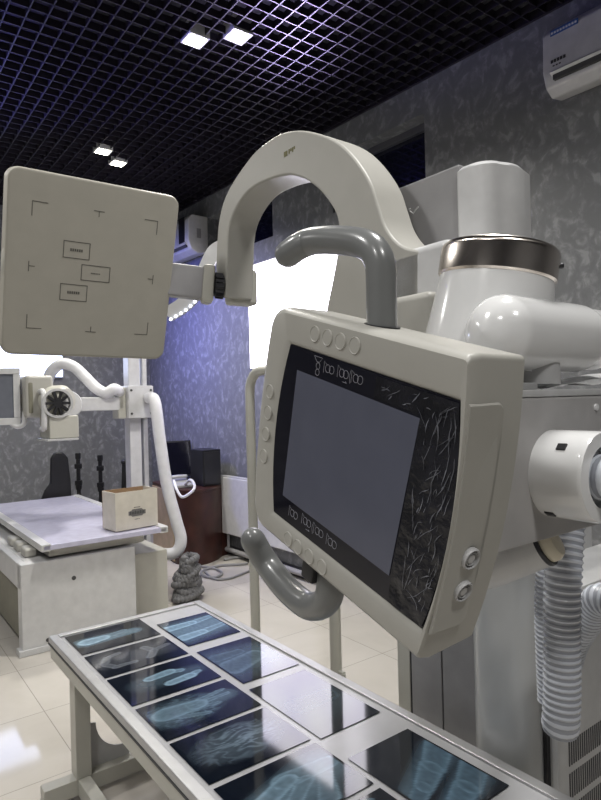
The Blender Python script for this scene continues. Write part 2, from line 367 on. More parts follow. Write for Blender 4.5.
build('column', MB().tube([fr.p(0, .2, .08), fr.p(0, .2, .43)], .028, 10), M['dark'], t)
for k in range(5):
    a = k*2*PI/5; lg = build('leg', MB().beam(fr.p(0, .2, .09), fr.p(.2*math.cos(a), .2+.2*math.sin(a), .06), .04, .03), M['black'], t)
    build('caster', MB().sphere(fr.p(.2*math.cos(a), .2+.2*math.sin(a), .025), .025), M['rubber'], lg)
# ================================================================== DESK CORNER
DK = [atz(176, 564, 0), atz(188, 566, 0), atz(203, 565, 0), atz(215, 561, 0), atz(223, 556, 0)]
kb = ROOM.p(ROOM.loc(DK[-1]).x - .02, .03); ke = ROOM.p(ROOM.loc(DK[0]).x - .85, .03)
kl = atz(154, 549, 0)
base = smooth_path(DK, 5) + [kb, ke, kl]
base = [V((q.x, q.y, 0)) for q in base]
cen = sum(base, V())/len(base)
t = thing('reception_desk', 'dark brown wooden desk with rounded end in the far corner', 'desk', V((cen.x, cen.y, 0)))
HD = .72
build('carcass', MB().prism([q*1 for q in base], Z*(HD-.03)), M['brown'], t)
build('worktop', MB().prism([cen + (q-cen)*1.0 + Z*(HD-.03) for q in base], Z*.03, .006), M['brown'], t)
a, b = base[0], base[-1]; nrm = (b-a).normalized().cross(Z)
if nrm.y > 0: nrm = -nrm
build('end_panel', MB().prism([a+(b-a)*.03+nrm*.012+Z*.02, a+(b-a)*.97+nrm*.012+Z*.02, a+(b-a)*.97+nrm*.012+Z*(HD-.035), a+(b-a)*.03+nrm*.012+Z*(HD-.035)], -nrm*.012), M['tan'], t, 'tan wood end panel')
def onz(px, py, z): return atz(px, py, z)
# laptop and box
lb = at(184, 482, 6.5); lb.z = HD
fr = Fr(lb, (W*.9 + D*.2), (-D*.9 + W*.2), Z)
t = thing('laptop', 'open black laptop on the brown corner desk', 'laptop', lb)
build('keyboard_base', MB().bb(fr, -.16, .14, -.13, .12, 0.001, .022, .005), M['black'], t)
Lf = Fr(fr.p(0, .13, .01), fr.ex, fr.ez*.3*-1 + fr.ey, fr.ez + fr.ey*.25)
lid = build('lid', MB().bb(Lf, -.16, .14, 0, .018, .02, .42, .005), M['black'], t)
build('screen', MB().bb(Lf, -.145, .125, -.002, .0, .04, .40), M['glass'], lid)
bb_ = at(207, 486, 6.1); bb_.z = HD
fr = Fr(bb_, W, -D, Z)
t = thing('computer_case', 'small black box standing on the right end of the brown desk', 'computer', bb_)
build('shell', MB().bb(fr, -.08, .12, -.08, .20, .001, .36, .01), M['black'], t)
build('front_panel', MB().bb(fr, -.07, .11, -.088, -.078, .02, .34, .006), M['dark'], t)
tp = at(179, 486, 5.98); tp.z = HD; fr = Fr(tp, W, -D, Z)
t = thing('desk_telephone', 'grey desk telephone at the front edge of the brown desk', 'telephone', tp)
build('base', MB().prism([fr.p(-.10, -.06, .001), fr.p(-.10, .12, .001), fr.p(-.10, .12, .09), fr.p(-.10, -.06, .03)], fr.ex*.22, .008), M['midgrey'], t)
build('handset', MB().tube(smooth_path([fr.p(-.09, .05, .10), fr.p(0, .04, .105), fr.p(.10, .05, .10)], 5), .018, 10, round_ends=True), M['lgrey'], t)
build('white_cord', MB().tube(smooth_path([at(174, 481, 5.8), at(177, 490, 5.72), at(182, 497, 5.68), at(189, 494, 5.68), at(194, 489, 5.72), at(194, 484, 5.8), at(190, 480, 5.88), tp + V((.05, .0, .02))], 6), .014, 8, round_ends=True), M['hosew'], t, 'looped white cord hanging over the desk front')
# floor cables and hose heap
def cable(pts, r, label, name='floor_cable'):
    tag(build(name, MB().tube(smooth_path([atz(px, py, 0) + Z*(r+.001) for px, py in pts], 7), r, 8, round_ends=True), M['cable']), label, 'cable', None)
cable([(188, 571), (200, 568), (215, 570), (222, 575), (214, 579), (203, 577), (203, 572), (220, 567), (236, 566), (247, 565)], .012, 'grey cable looping across the floor in front of the brown desk')
cable([(205, 573), (214, 580), (228, 580), (240, 576), (250, 572)], .011, 'grey cable on the floor, lower strand near the white post')
cable([(225, 561), (236, 559), (246, 559), (256, 562)], .014, 'dark cable along the wall base beside the desk')
hb = atz(183, 606, 0); pts = []; rq = random.Random(11)
for k in range(60):
    a = k*1.35 + rq.uniform(-.3, .3); q_ = k/59
    pts.append(hb + V((.095*math.cos(a)*(1-.45*q_) + rq.uniform(-.02, .02) + .02*q_, .15*math.sin(a)*(1-.4*q_) + .16, .03 + .30*q_ + rq.uniform(-.015, .015))))
pts = resample(smooth_path(pts, 8), .007); rr = [.024 + .004*(1 if (i//2) % 2 else -1) for i in range(len(pts))]
tag(build('hose_heap', MB().tube(pts, rr, 9), M['crump']), 'crumpled grey corrugated hose heaped on the floor beside the bed base', 'hose')
# ================================================================== FAR X-RAY BED
B = Fr((-1.627, 3.80, 0), W, -D, Z)      # x across (to the right), y back
BZ = .68
t = thing('x_ray_bed', 'low white patient bed with a floating top at left', 'bed', B.p(.4, 1, 0))
build('bed_top', MB().bb(B, .0, .83, .0, 2.05, BZ-.035, BZ, .006), M['bedtop'], t)
for x_ in (.0, .79): build('edge_rail', MB().bb(B, x_-.01, x_+.05, .0, 2.05, BZ-.04, BZ+.006, .006), M['white'], t)
build('carriage', MB().bb(B, .06, .70, .10, 1.95, BZ-.10, BZ-.036, .008), M['cream2'], t)
bs = build('base_cabinet', MB().bb(B, -.12, .62, .06, .16, .03, BZ-.11, .012).bb(B, -.08, .62, .14, 1.8, .1, BZ-.11, .01), M['white'], t)
build('plinth', MB().bb(B, -.14, .06, .05, .14, .0, .04, .006), M['white'], t)
build('side_rail', MB().bb(B, -.12, .0, .08, 1.9, .40, BZ-.115, .012), M['white'], t)
build('recess_shade', MB().bb(B, -.095, -.08, .2, 1.7, .06, .40), M['olive'], t)  # olive sheet stands in for the shade of the open recess
for k in range(3): build('switch_cover', MB().bb(B, -.06, .02, .22+k*.2, .36+k*.2, BZ-.112, BZ-.05, .02, 3), M['cream'], t)
build('lock_bolt', MB().lathe([(.014, 0), (.014, .004), (.008, .008)], B.p(.20, .06, .43), D, 12), M['ink'], t)
build('lock_bolt', MB().lathe([(.012, 0), (.012, .004), (.006, .008)], B.p(.03, .06, .07), D, 12), M['ink'], t)
build('cable_port', MB().lathe([(.025, 0), (.025, .03), (.018, .035)], B.p(.52, .06, .06), D, 12), M['rubber'], t)
build('end_tower', MB().bb(B, .64, .92, .20, .82, .0, .475, .012), M['cream2'], t)
# carton on the bed
ca = atz(116, 533, BZ); cb = atz(158, 525.5, BZ)
ex = (cb-ca); ex.z = 0; wd = ex.length; ex.normalize(); ey = Z.cross(ex)
Fc = Fr(V((ca.x, ca.y, BZ+.0075)), ex, ey, Z); ch = .26; cd = .20
t = thing('carton_box', 'open white cardboard carton with a dark printed badge on the bed', 'box', Fc.p(wd/2, cd/2))
th = .006
build('carton_wall', MB().bb(Fc, 0, wd, 0, th, 0, ch), M['carton'], t)
build('carton_wall', MB().bb(Fc, 0, wd, cd-th, cd, 0, ch), M['cardbrown'], t, 'brown inner side of carton wall')
build('carton_wall', MB().bb(Fc, 0, th, th, cd-th, 0, ch), M['carton'], t)
build('carton_wall', MB().bb(Fc, wd-th, wd, th, cd-th, 0, ch), M['carton'], t)
build('carton_floor', MB().bb(Fc, th, wd-th, th, cd-th, 0, th), M['cardbrown'], t)
bd = MB(); cx, cz = wd*.50, ch*.42
ol = [(-.085, -.018), (-.06, -.022), (-.05, -.032), (.05, -.032), (.06, -.022), (.085, -.018), (.085, .018), (.06, .020), (.045, .034), (-.045, .034), (-.06, .020), (-.085, .018)]
s_ = wd/.42
bd.prism([Fc.p(cx+x*s_, -.0015, cz+z*s_) for x, z in ol], Fc.ey*.0015)
build('badge', bd, mat('badge_grey', (.17, .165, .16), .7), t)
bl = MB()
for k in range(9): bl.bb(Fc, cx+(-.072+k*.0165)*s_, cx+(-.062+k*.0165)*s_, -.0025, -.0015, cz-.012*s_, cz+(.012 if k % 3 else .018)*s_)
build('badge_lettering', bl, M['ink'], t); bl = MB()
for k in range(5): bl.bb(Fc, cx+(-.03+k*.013)*s_, cx+(-.022+k*.013)*s_, -.0015, 0, cz+.045*s_, cz+.052*s_)
build('badge_lettering', bl, M['ink'], t); bl = MB()
for k in range(4): bl.bb(Fc, cx+(-.025+k*.013)*s_, cx+(-.017+k*.013)*s_, -.0015, 0, cz-.062*s_, cz-.056*s_)

build('badge_lettering', bl, M['ink'], t)
# lift column with carriage, arm and tube head
YC = 5.2
q = at(136, 440, YC); cx_, cy_ = q.x, q.y
K = Fr((cx_, cy_, 0), W, -D, Z)
t = thing('lift_column', 'white floor lift column carrying a tube head over the bed', 'x-ray stand', (cx_, cy_, 0))
LIFT = t
build('mast', MB().bb(K, -.075, .025, -.06, .06, .05, 2.55, .006), M['white'], t)
build('guide_rail', MB().bb(K, .05, .09, -.05, .05, .05, 2.55, .006), M['white'], t)
build('foot_plate', MB().bb(K, -.16, .16, -.2, .2, 0, .05, .008), M['cream2'], t)
build('top_cap', MB().bb(K, -.12, .14, -.08, .08, 2.55, 2.6, .008), M['white'], t)
z0, z1 = at(135, 418, YC).z, at(135, 386, YC).z
cr = build('carriage', MB().bb(K, -.115, .105, -.15, .09, z0, z1, .012), M['white'], t)
for a in (-.09, .08):
    for zz in (z0+.04, z1-.04): build('bolt', MB().lathe([(.01, 0), (.01, .005)], K.p(a, -.15, zz), -K.ey, 10), M['ink'], cr)
build('side_box', MB().bb(K, -.185, -.115, -.10, .05, z0, z0+.26, .015), M['cream2'], t)
zc = at(100, 404, YC).z
build('cross_arm', MB().bb(K, -.62, -.13, -.10, .03, zc-.055, zc+.055, .012), M['white'], t)
xt = -.71
build('pivot_disc', MB().lathe([(.0, 0), (.10, 0), (.11, .02), (.11, .16), (.09, .18)], K.p(xt+.12, -.14, zc), K.ey, 24), M['white'], t)
hd = build('tube_head', MB().lathe([(.02, -.18), (.09, -.17), (.115, -.14), (.115, .15), (.09, .19)], K.p(xt-.06, -.22, zc+.03), K.ex*.5 - K.ey*.85, 28), M['cream2'], t)
fan = MB()
fc = K.p(xt-.04, -.42, zc+.012)
for k in range(10):
    a = 2*PI*k/10; dr = K.ex*math.cos(a) + Z*math.sin(a); fan.beam(fc + dr*.03, fc + dr*.086, .018, .04, -K.ey)
fan.lathe([(.03, -.015), (.03, .02)], fc, -K.ey, 16)
build('cooling_fins', fan, M['dark'], hd)
build('cooling_ring', MB().lathe([(.085, -.02), (.108, -.02), (.108, .015), (.09, .015), (.085, -.02)], fc, -K.ey, 28, (False, False)), M['lgrey'], hd)
zk = at(57, 425, YC-.3).z
build('collimator', MB().bb(K, xt-.10, xt+.11, -.42, -.15, zk-.085, zk+.08, .012), M['cream2'], t)
build('collimator_plate', MB().bb(K, xt-.12, xt+.10, -.44, -.13, zk-.10, zk-.085, .004), M['lgrey'], t)
build('end_housing', MB().bb(K, xt-.225, xt-.03, -.30, -.05, zc-.09, zc+.22, .025, 3), M['cream'], t)
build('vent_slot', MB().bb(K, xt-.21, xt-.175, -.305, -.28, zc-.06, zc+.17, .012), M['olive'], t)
build('grab_handle', MB().tube(smooth_path([K.p(xt-.13, -.30, zc+.10), K.p(xt-.13, -.40, zc+.08), K.p(xt-.13, -.40, zc-.15), K.p(xt-.13, -.34, zc-.17)], 5), .02, 10, round_ends=True), M['white'], t)
# monitor beside the head
mc = at(2.5, 397, 4.45); Fm = Fr(mc, W*.96+D*.28, D*.96 - W*.28, Z)
Fm = Fr(mc, (W + D*.35), Fr(mc, X, Yv, Z).ez.cross(W + D*.35), Z)
t = thing('monitor', 'white framed grey monitor at the left edge beside the tube head', 'monitor', mc - Z*.25)
m = MB()
for a, b_, e, f_ in ((-.28, .12, .165, .21), (-.28, .12, -.205, -.155), (.075, .12, -.155, .165), (-.28, -.25, -.155, .165)): m.bb(Fm, a, b_, -.02, .03, e, f_, .006)
build('bezel', m, M['white'], t)
build('display', MB().bb(Fm, -.25, .075, -.008, .02, -.155, .165), mat('unlit_grey', (.16, .17, .20), .25), t)
build('mount_arm', MB().beam(Fm.p(.06, .075, 0), K.p(xt-.19, -.10, zc+.05), .06, .06), M['white'], t)
build('handle', MB().tube(smooth_path([Fm.p(.06, 0, -.20), Fm.p(.10, -.01, -.22), Fm.p(.14, -.01, -.20), Fm.p(.145, 0, -.12)], 5), .018, 10, round_ends=True), M['white'], t)
def ribbed(name, pts, r, pitch, amp, label, m, cat='hose', seg=18, group=None):
    p = resample(smooth_path(pts, 10), pitch/4); rr = [r + amp*(0, .35, 1, .35)[i % 4] - amp*.5 for i in range(len(p))]
    mb = MB().tube(p, rr, seg)
    for k in range(len(mb.m)): mb.m[k] = 1 if (k//seg) % 4 in (1, 2) else 0
    return tag(build(name, mb, [m, M['hoserib']], None, None, 60), label, cat, group)
build('cable_sleeve', MB().tube(smooth_path([at(46, 384, 5.05), at(52, 371, 5.02), at(62, 364, 5.0), at(74, 367, 5.0), at(85, 377, 4.98), at(96, 388, 4.96), at(106, 393, 4.95), at(114, 389, 4.96), at(119, 392, 5.04)], 7), .046, 14, round_ends=True), M['hosew'], LIFT)
tag(build('cable_sleeve', MB().tube(smooth_path([at(149, 398, 5.1), at(155, 402, 5.02), at(160, 440, 4.98), at(167, 485, 4.95), at(176, 520, 4.92), at(181, 540, 4.9), at(176, 552, 4.88), at(163, 554, 4.86), at(148, 549, 4.84), at(141, 545, 4.86)], 8), .048, 16, round_ends=True), M['hosew']), 'long white cable sleeve hanging from the lift column to the bed', 'hose')
# ================================================================== FILM TABLE
TZ = .60; TL = 1.95; TWd = .69
t = thing('film_table', 'long low grey table with an aluminium rim covered with x-ray films', 'table', G.p(TL/2, TWd/2, 0))
build('table_top', MB().bb(G, -.0, TL, .03, TWd-.03, TZ-.02, TZ-.002), M['table_top'], t)
for nm, a, b_, e, f_ in (('rim', -.035, TL+.03, 0, .035), ('rim', -.035, TL+.03, TWd-.035, TWd), ('rim', -.035, .0, .035, TWd-.035), ('rim', TL, TL+.03, .035, TWd-.035)):
    build('rim', MB().bb(G, a, b_, e, f_, TZ-.022, TZ+.006, .005), M['alu'], t)
build('apron', MB().bb(G, -.03, TL+.025, .005, .035, TZ-.085, TZ-.023, .004).bb(G, -.03, TL+.025, TWd-.035, TWd-.005, TZ-.085, TZ-.023, .004).bb(G, -.03, .0, .035, TWd-.035, TZ-.085, TZ-.023, .004).bb(G, TL-.005, TL+.025, .035, TWd-.035, TZ-.085, TZ-.023, .004), M['cream2'], t)
build('rim_groove', MB().bb(G, -.036, TL+.031, -.002, .004, TZ-.026, TZ-.020), M['ink'], t)
for s_ in (.12, TL-.14):
    for t_ in (.075, TWd-.075):
        build('leg', MB().bb(G, s_-.035, s_+.035, t_-.03, t_+.03, .0 if 0 else .085, TZ-.085, .004), M['cream2'], t)
    cb_ = build('cross_beam', MB().bb(G, s_-.03, s_+.03, -.075, TWd+.075, .02, .085, .005), M['cream2'], t)
    for t_ in (-.05, TWd+.05): build('foot', MB().lathe([(.025, 0), (.028, .02)], G.p(s_, t_, 0), Z, 14), M['rubber'], cb_)
for t_ in (.075, TWd-.075): build('long_beam', MB().bb(G, .15, TL-.17, t_-.025, t_+.025, .022, .085, .004), M['cream2'], t)
for s_ in (.10,):
    for t_, sg in ((.105, 1), (TWd-.105, -1)):
        pts = [G.p(s_, t_, .085), G.p(s_, t_+sg*.17, .085), G.p(s_, t_+sg*.17, .135)]
        for k in range(9):
            a = PI/2*k/8; pts.append(G.p(s_, t_+sg*(.15 - .115*math.sin(a)), .135 + .125*(1-math.cos(a))))
        pts += [G.p(s_, t_, .27)]
        build('gusset', MB().prism(pts, D*.006), M['lgrey'], t)
# films: vertex-coloured sheets
def segd(x, y, a):
    x0, y0, x1, y1, r0, r1 = a[:6]; dx, dy = x1-x0, y1-y0; l = dx*dx+dy*dy
    k = 0 if l == 0 else max(0, min(1, ((x-x0)*dx+(y-y0)*dy)/l)); r = r0+(r1-r0)*k
    return math.hypot(x-x0-dx*k, y-y0-dy*k)/r
def bones(segs, haze=()):
    def f(x, y, sd):
        v = 0
        for a in haze: v = max(v, a[6]*max(0, 1-segd(x, y, a)**2))
        for a in segs:
            d = segd(x, y, a)
            if d < 1.25:
                e = .55 + .45*min(1, d**3); v = max(v, a[6]*(e if d < 1 else max(0, (1.25-d)/.25)))
        return v
    return f
def lines_f(cx, cy, amp, fr_):
    k_ = fr_/7
    def f(x, y, sd):
        r = math.hypot((x-cx), (y-cy)*1.2)
        wx = x + .10*noise.noise(V((x*4, y*4, sd+2))); wy = y + .10*noise.noise(V((x*4, y*4, sd+6)))
        w = 1 - min(1, 4.5*abs(noise.noise(V((wx*k_*.6, wy*k_*1.5, sd))))); h = .5+.5*noise.noise(V((x*3, y*3, sd+9)))
        return amp*max(0, 1-(r/.50)**3)*(.22 + .78*w*h)
    return f
def mixf(*fs): return lambda x, y, s_: max(f(x, y, s_) for f in fs)
foot1 = bones([(.2, .5, .36, .52, .13, .10, 1), (.36, .5, .66, .62, .07, .05, .5), (.36, .44, .7, .44, .05, .035, .45)], [(.18, .5, .75, .5, .26, .18, .35)])
arcs = bones([(.12, .5, .2, .72, .045, .045, .35), (.2, .72, .34, .78, .045, .04, .35), (.12, .46, .2, .28, .045, .04, .35), (.2, .28, .42, .28, .05, .04, .4), (.62, .3, .72, .5, .05, .05, .4), (.72, .5, .66, .74, .05, .04, .35), (.72, .52, .92, .6, .045, .04, .35)], [(.2, .5, .8, .5, .3, .3, .10)])
feet2 = bones([(.38, .62, .6, .66, .07, .08, .75), (.6, .66, .72, .6, .06, .05, .6), (.52, .30, .74, .34, .07, .08, .85), (.74, .34, .86, .40, .06, .045, .7)], [(.35, .5, .85, .5, .3, .2, .12)])
hand = mixf(bones([(.22, .6, .5, .58, .16, .12, .55), (.45, .64, .85, .74, .045, .03, .5), (.45, .57, .86, .6, .045, .03, .5), (.4, .48, .7, .44, .045, .03, .45), (.3, .4, .52, .28, .045, .035, .45)], [(.2, .55, .8, .58, .34, .2, .22)]), lines_f(.35, .55, .6, 90))
skull = lines_f(.5, .52, .75, 75)
shoulder = mixf(bones([(.1, .4, .5, .62, .10, .09, .7), (.5, .62, .9, .6, .13, .10, .55), (.3, .2, .62, .5, .07, .07, .6), (.62, .1, .8, .48, .09, .06, .5)], [(.3, .3, .8, .6, .42, .35, .35)]), lines_f(.6, .45, .35, 60))
legs2 = bones([(.05, .72, .55, .74, .09, .07, .95), (.55, .74, .95, .80, .07, .05, .75), (.10, .30, .5, .34, .09, .075, .95), (.5, .34, .95, .42, .075, .05, .75), (.30, .52, .36, .53, .05, .05, .1)], [(.1, .5, .9, .55, .5, .42, .34)])
blur = bones([(.15, .4, .7, .5, .16, .12, .35), (.1, .7, .55, .7, .09, .06, .28)], [(.1, .5, .8, .5, .5, .4, .18)])
faint = bones([(.2, .5, .8, .5, .1, .1, .12)], [(.2, .5, .8, .5, .4, .4, .08)])
knees = bones([(.35, .02, .5, .36, .12, .10, .55), (.5, .40, .62, .72, .10, .075, .6), (.62, .72, .70, .98, .07, .06, .5), (.70, .02, .82, .34, .11, .10, .55), (.82, .38, .92, .78, .10, .07, .55)], [(.4, .1, .62, .9, .22, .14, .28), (.75, .1, .95, .9, .2, .14, .28)])
chest = mixf(bones([(.5, .05, .5, .95, .06, .06, .55)] + [(.48, .2+k*.14, .15, .12+k*.16, .03, .025, .45) for k in range(6)] + [(.52, .2+k*.14, .85, .12+k*.16, .03, .025, .45) for k in range(6)], [(.5, .5, .5, .6, .4, .4, .2)]))
def film(s0, s1, t0, t1, fn, label, sd, swap=False, tint=(.34, .52, .66)):
    n, m_ = 58, 58; mb = MB(); vs = []; cs = []; rot = random.uniform(-.006, .006)
    for j in range(m_+1):
        for i in range(n+1):
            u, v = i/n, j/m_
            ds = (v-.5)*(s1-s0); dt = (u-.5)*(t1-t0)
            vs.append(G.p((s0+s1)/2 + ds + dt*rot, (t0+t1)/2 + dt - ds*rot, TZ + .0012))
            x, y = (v, 1-u) if swap else (u, 1-v)
            k = max(0, fn(x, y, sd)) if .02 < u < .98 and .02 < v < .98 else 0
            k *= 1 + .25*noise.noise(V((x*20, y*20, sd)))
            cs.append((.006 + k*tint[0]*.9, .009 + k*tint[1]*.9, .016 + k*tint[2]*.9, 1))
    mb.add(vs, [(j*(n+1)+i, j*(n+1)+i+1, (j+1)*(n+1)+i+1, (j+1)*(n+1)+i) for j in range(m_) for i in range(n)])
    b0 = len(mb.v); rim = [0, n, (m_+1)*(n+1)-1, m_*(n+1)]
    mb.add([vs[i] - Z*.001 for i in rim], [(0, 1, 2, 3)]); cs += [(.01, .01, .02, 1)]*4
    o = build('x_ray_film', mb, M['film'], None, None, 0)
    ca = o.data.color_attributes.new('Col', 'FLOAT_COLOR', 'POINT')
    for i, c in enumerate(cs): ca.data[i].color = c
    tag(o, label, 'x-ray film', 'x-ray films laid out on the table')
LFT = (.052, .372)
film(.012, .24, *LFT, foot1, 'x-ray film at the far left corner of the table, pale blue foot bone', 1)
film(.265, .49, *LFT, arcs, 'dim x-ray film with grey curved bones, second from the far end of the left column', 2, tint=(.42, .45, .5))
film(.512, .742, *LFT, feet2, 'x-ray film with two pale blue foot shapes, third in the left column', 3)
film(.768, .995, *LFT, hand, 'x-ray film with a speckled hand, fourth in the left column', 4)
film(1.015, 1.245, *LFT, skull, 'x-ray film full of fine swirling grey lines, fifth in the left column', 5, tint=(.36, .48, .60))
film(1.268, 1.498, *LFT, shoulder, 'x-ray film with bright blue shoulder bones near the bottom of the photo', 6)
film(1.522, 1.76, *LFT, chest, 'x-ray film nearest the camera at the near end of the left column', 7)
film(.128, .430, .402, .638, legs2, 'bright blue x-ray film of two leg bones at the far right corner of the table', 8)
film(.500, .835, .402, .638, blur, 'dark blurry x-ray film, second in the right column', 9)
film(.885, 1.262, .395, .625, faint, 'glossy dark x-ray film mirroring the wall screen, third in the right column', 10)
film(1.380, 1.712, .392, .620, knees, 'large x-ray film of two blue knee joints, nearest in the right column', 11, swap=True, tint=(.22, .38, .52))
# ================================================================== U-SHAPED RAIL
pa = at(250, 400, 3.05); pb = at(335, 620, 2.55); za = at(262, 371, 3.0).z
pa = V((pa.x, pa.y, 0)); dirr = (V((pb.x, pb.y, 0)) - pa).normalized(); pb = pa + dirr*(V((pb.x, pb.y, 0))-pa).length
t = thing('tube_rail', 'cream upright tube rail with rounded top corner standing behind the film table', 'rail', (pa+pb)/2)
R_ = .10
arc = [pa + Z*.03, pa + Z*(za-R_)] + [pa + dirr*R_*(1-math.cos(a)) + Z*(za - R_ + R_*math.sin(a)) for a in (.3, .6, .9, 1.2, 1.57)]
arc2 = [pb - dirr*R_*(1-math.cos(a)) + Z*(za - R_ + R_*math.sin(a)) for a in (1.57, 1.2, .9, .6, .3, 0)] + [pb + Z*.03]
build('tube', MB().tube(arc + arc2, .024, 14), M['cream2'], t)
for p_ in (pa, pb): build('base_foot', MB().beam(p_ - W*.22 + Z*.015, p_ + W*.22 + Z*.015, .05, .03, Z, .005), M['cream2'], t)
build('bracket', MB().beam(pb + Z*.38, pb + dirr*.05 + Z*.38, .02, .09, Z, .004).beam(pb + dirr*.045 + Z*.42, pb + dirr*.045 + Z*.26, .025, .02, X, .003), M['cream2'], t)
# ================================================================== MACHINE CABINET (t >= .78)
t = thing('machine_cabinet', 'tall cabinet with grey front panels and a wrapped round column behind the table', 'machine cabinet', G.p(1.45, 1.05, 0))
build('side_post', MB().bb(G, 1.185, 1.24, .78, 1.35, 0, 1.20, .006), M['cream2'], t)
build('carcass', MB().bb(G, 1.24, 1.735, .80, 1.42, 0, 1.00, .008).bb(G, 1.24, 1.55, .80, 1.35, 1.0, 1.2, .006), M['lgrey'], t)
for a, b_ in ((1.246, 1.369), (1.374, 1.492)): build('front_panel', MB().bb(G, a, b_, .782, .80, .06, 1.18, .003), M['grey'], t)
build('panel_seam', MB().bb(G, 1.24, 1.247, .784, .80, 0, 1.18).bb(G, 1.494, 1.502, .784, .80, 0, 1.18), M['black'], t)
pr = []
for k in range(13):
    a = PI*k/12; pr.append(G.p(1.602 - .10*math.cos(a), .80 - .085*math.sin(a)**.8, 0))
build('column_cover', MB().prism(pr, Z*1.10, .012, 3), M['wrap'], t, 'shiny rounded white column cover')
build('gap_shade', MB().bb(G, 1.7035, 1.713, .785, .80, 0, 1.04), M['black'], t)  # black strip painted in for the shade inside the gap
build('mast', MB().bb(G, 1.52, 1.64, .805, .93, 1.03, 1.92, .02, 3).bb(G, 1.54, 1.62, .672, .82, 1.70, 1.90, .015), M['lgrey'], t)
vt = MB()
for r_ in range(3):
    for k in range(16): vt.bb(G, 1.7345, 1.7365, .85+k*.011, .855+k*.011, .57-r_*.085, .635-r_*.085)
build('vent_slots', vt, M['dark'], t)
build('top_lid', MB().bb(G, 1.545, 1.75, .79, 1.44, 1.0, 1.035, .008), M['white'], t)
# stub cylinder with cream end
a = at(500, 566, 1.15); b = at(554, 543, 1.09); dv = (b-a).normalized()
L_ = (b-a).length
t2 = build('tilt_motor', MB().lathe([(.028, -.05), (.032, -.03), (.034, 0), (.034, L_*.80)], a, dv, 32), M['white'], t)
build('motor_band', MB().lathe([(.0342, 0), (.0352, .002), (.0352, .006), (.0342, .008)], a + dv*L_*.80, dv, 32), M['dark'], t2)
build('motor_cap', MB().lathe([(.030, 0), (.030, .012), (.024, .021), (.0, .025)], a + dv*(L_*.80+.008), dv, 28), M['orange'], t2)
build('motor_stem', MB().tube([a - dv*.02, G.p(1.62, .80, a.z - .05)], .030, 18), M['white'], t)
# ================================================================== SUPPORT ARCH
AT = .338; TH = .105; A0 = G.p(0, AT)
def ap(px, py):
    q = G.loc(on_plane(px, py, A0, W)); return q.x, q.z
outer = [(214.5, 297), (216, 255), (219, 218), (228, 190), (247.6, 160), (262, 145), (279, 134), (295, 130.2), (308, 131), (326, 136), (342, 145), (357, 161), (370, 182), (378, 206), (384, 224), (393, 238), (405, 247), (420, 250)]
inner = [(400, 335), (325, 335), (326, 310), (332, 280), (337, 250), (338, 226), (335, 213), (328, 201), (318, 189), (306, 180), (297, 176.5), (288, 175), (273, 178), (255, 186), (243, 197), (233, 214), (228, 232), (226.5, 262), (225.5, 298)]
o2 = smooth_path([V((*ap(*q), 0)) for q in outer], 4); i2 = smooth_path([V((*ap(*q), 0)) for q in inner[1:]], 4)
t = thing('support_arch', 'big cream arch-shaped support arm rising behind the grey handle', 'arm', G.p(1.6, .4, 1.62))
ring = [G.p(q.x, AT, q.y) for q in o2] + [G.p(*([ap(420, 335)[0], AT, ap(420, 335)[1]]))] + [G.p(q.x, AT, q.y) for q in i2]
build('arch_body', MB().prism(ring, W*TH, .007, 3), M['cream'], t)
l1, lz0 = ap(219, 303); l2, lz1 = ap(226, 264)
build('end_block', MB().bb(G, l1-.03, l1+.030, AT+.035, AT+TH+.03, lz0-.002, lz1+.0, .012, 3), M['cream2'], t)
kx, kz = ap(284, 151); kx2, kz2 = ap(299, 158)
mk = MB()
kh = (kz-kz2)*.32
mk.bb(G, kx, kx+.016, AT-.0012, AT+.001, kz-.004-kh, kz-.004)
for k in range(4): mk.bb(G, kx+.022+k*.008, kx+.027+k*.008, AT-.0012, AT+.001, kz-.004-kh*(.55 if k % 2 else .9), kz-.004)
build('nameplate', mk, mat('khaki_ink', (.16, .15, .06), .5), t)
hx, hz_ = ap(402, 252); hx2, hz2 = ap(436, 300)
build('arch_base', MB().bb(G, ap(384, 280)[0], 1.80, AT+.0, AT+.15, ap(400, 345)[1], ap(400, 250)[1], .02, 3), M['white'], t)
build('base_step', MB().bb(G, ap(384, 280)[0]+.01, 1.79, AT-.05, AT+.02, ap(400, 350)[1], ap(412, 298)[1], .018, 3), M['cream'], t)
# curved guard with glowing beads on the arch end
gp = [at(167, 315, 2.11), at(183, 305, 2.1), at(196, 291, 2.1), at(204, 272, 2.1), at(213, 254, 2.1), at(224, 246, 2.1)]
gs = smooth_path(gp, 8)
gd = build('curved_guard', MB().loops([[p_ + V((.016, -.008, -.02)), p_ + V((-.016, -.008, .02)), p_ + V((-.016, .012, .02)), p_ + V((.016, .012, -.02))] for p_ in gs]), M['white'], t)
bd = MB()
for p_ in resample(gs, .021)[:11]: bd.sphere(p_ + V((.015, -.012, -.017)), .0055, seg=8, rings=6)
build('light_beads', bd, M['bead'], gd)
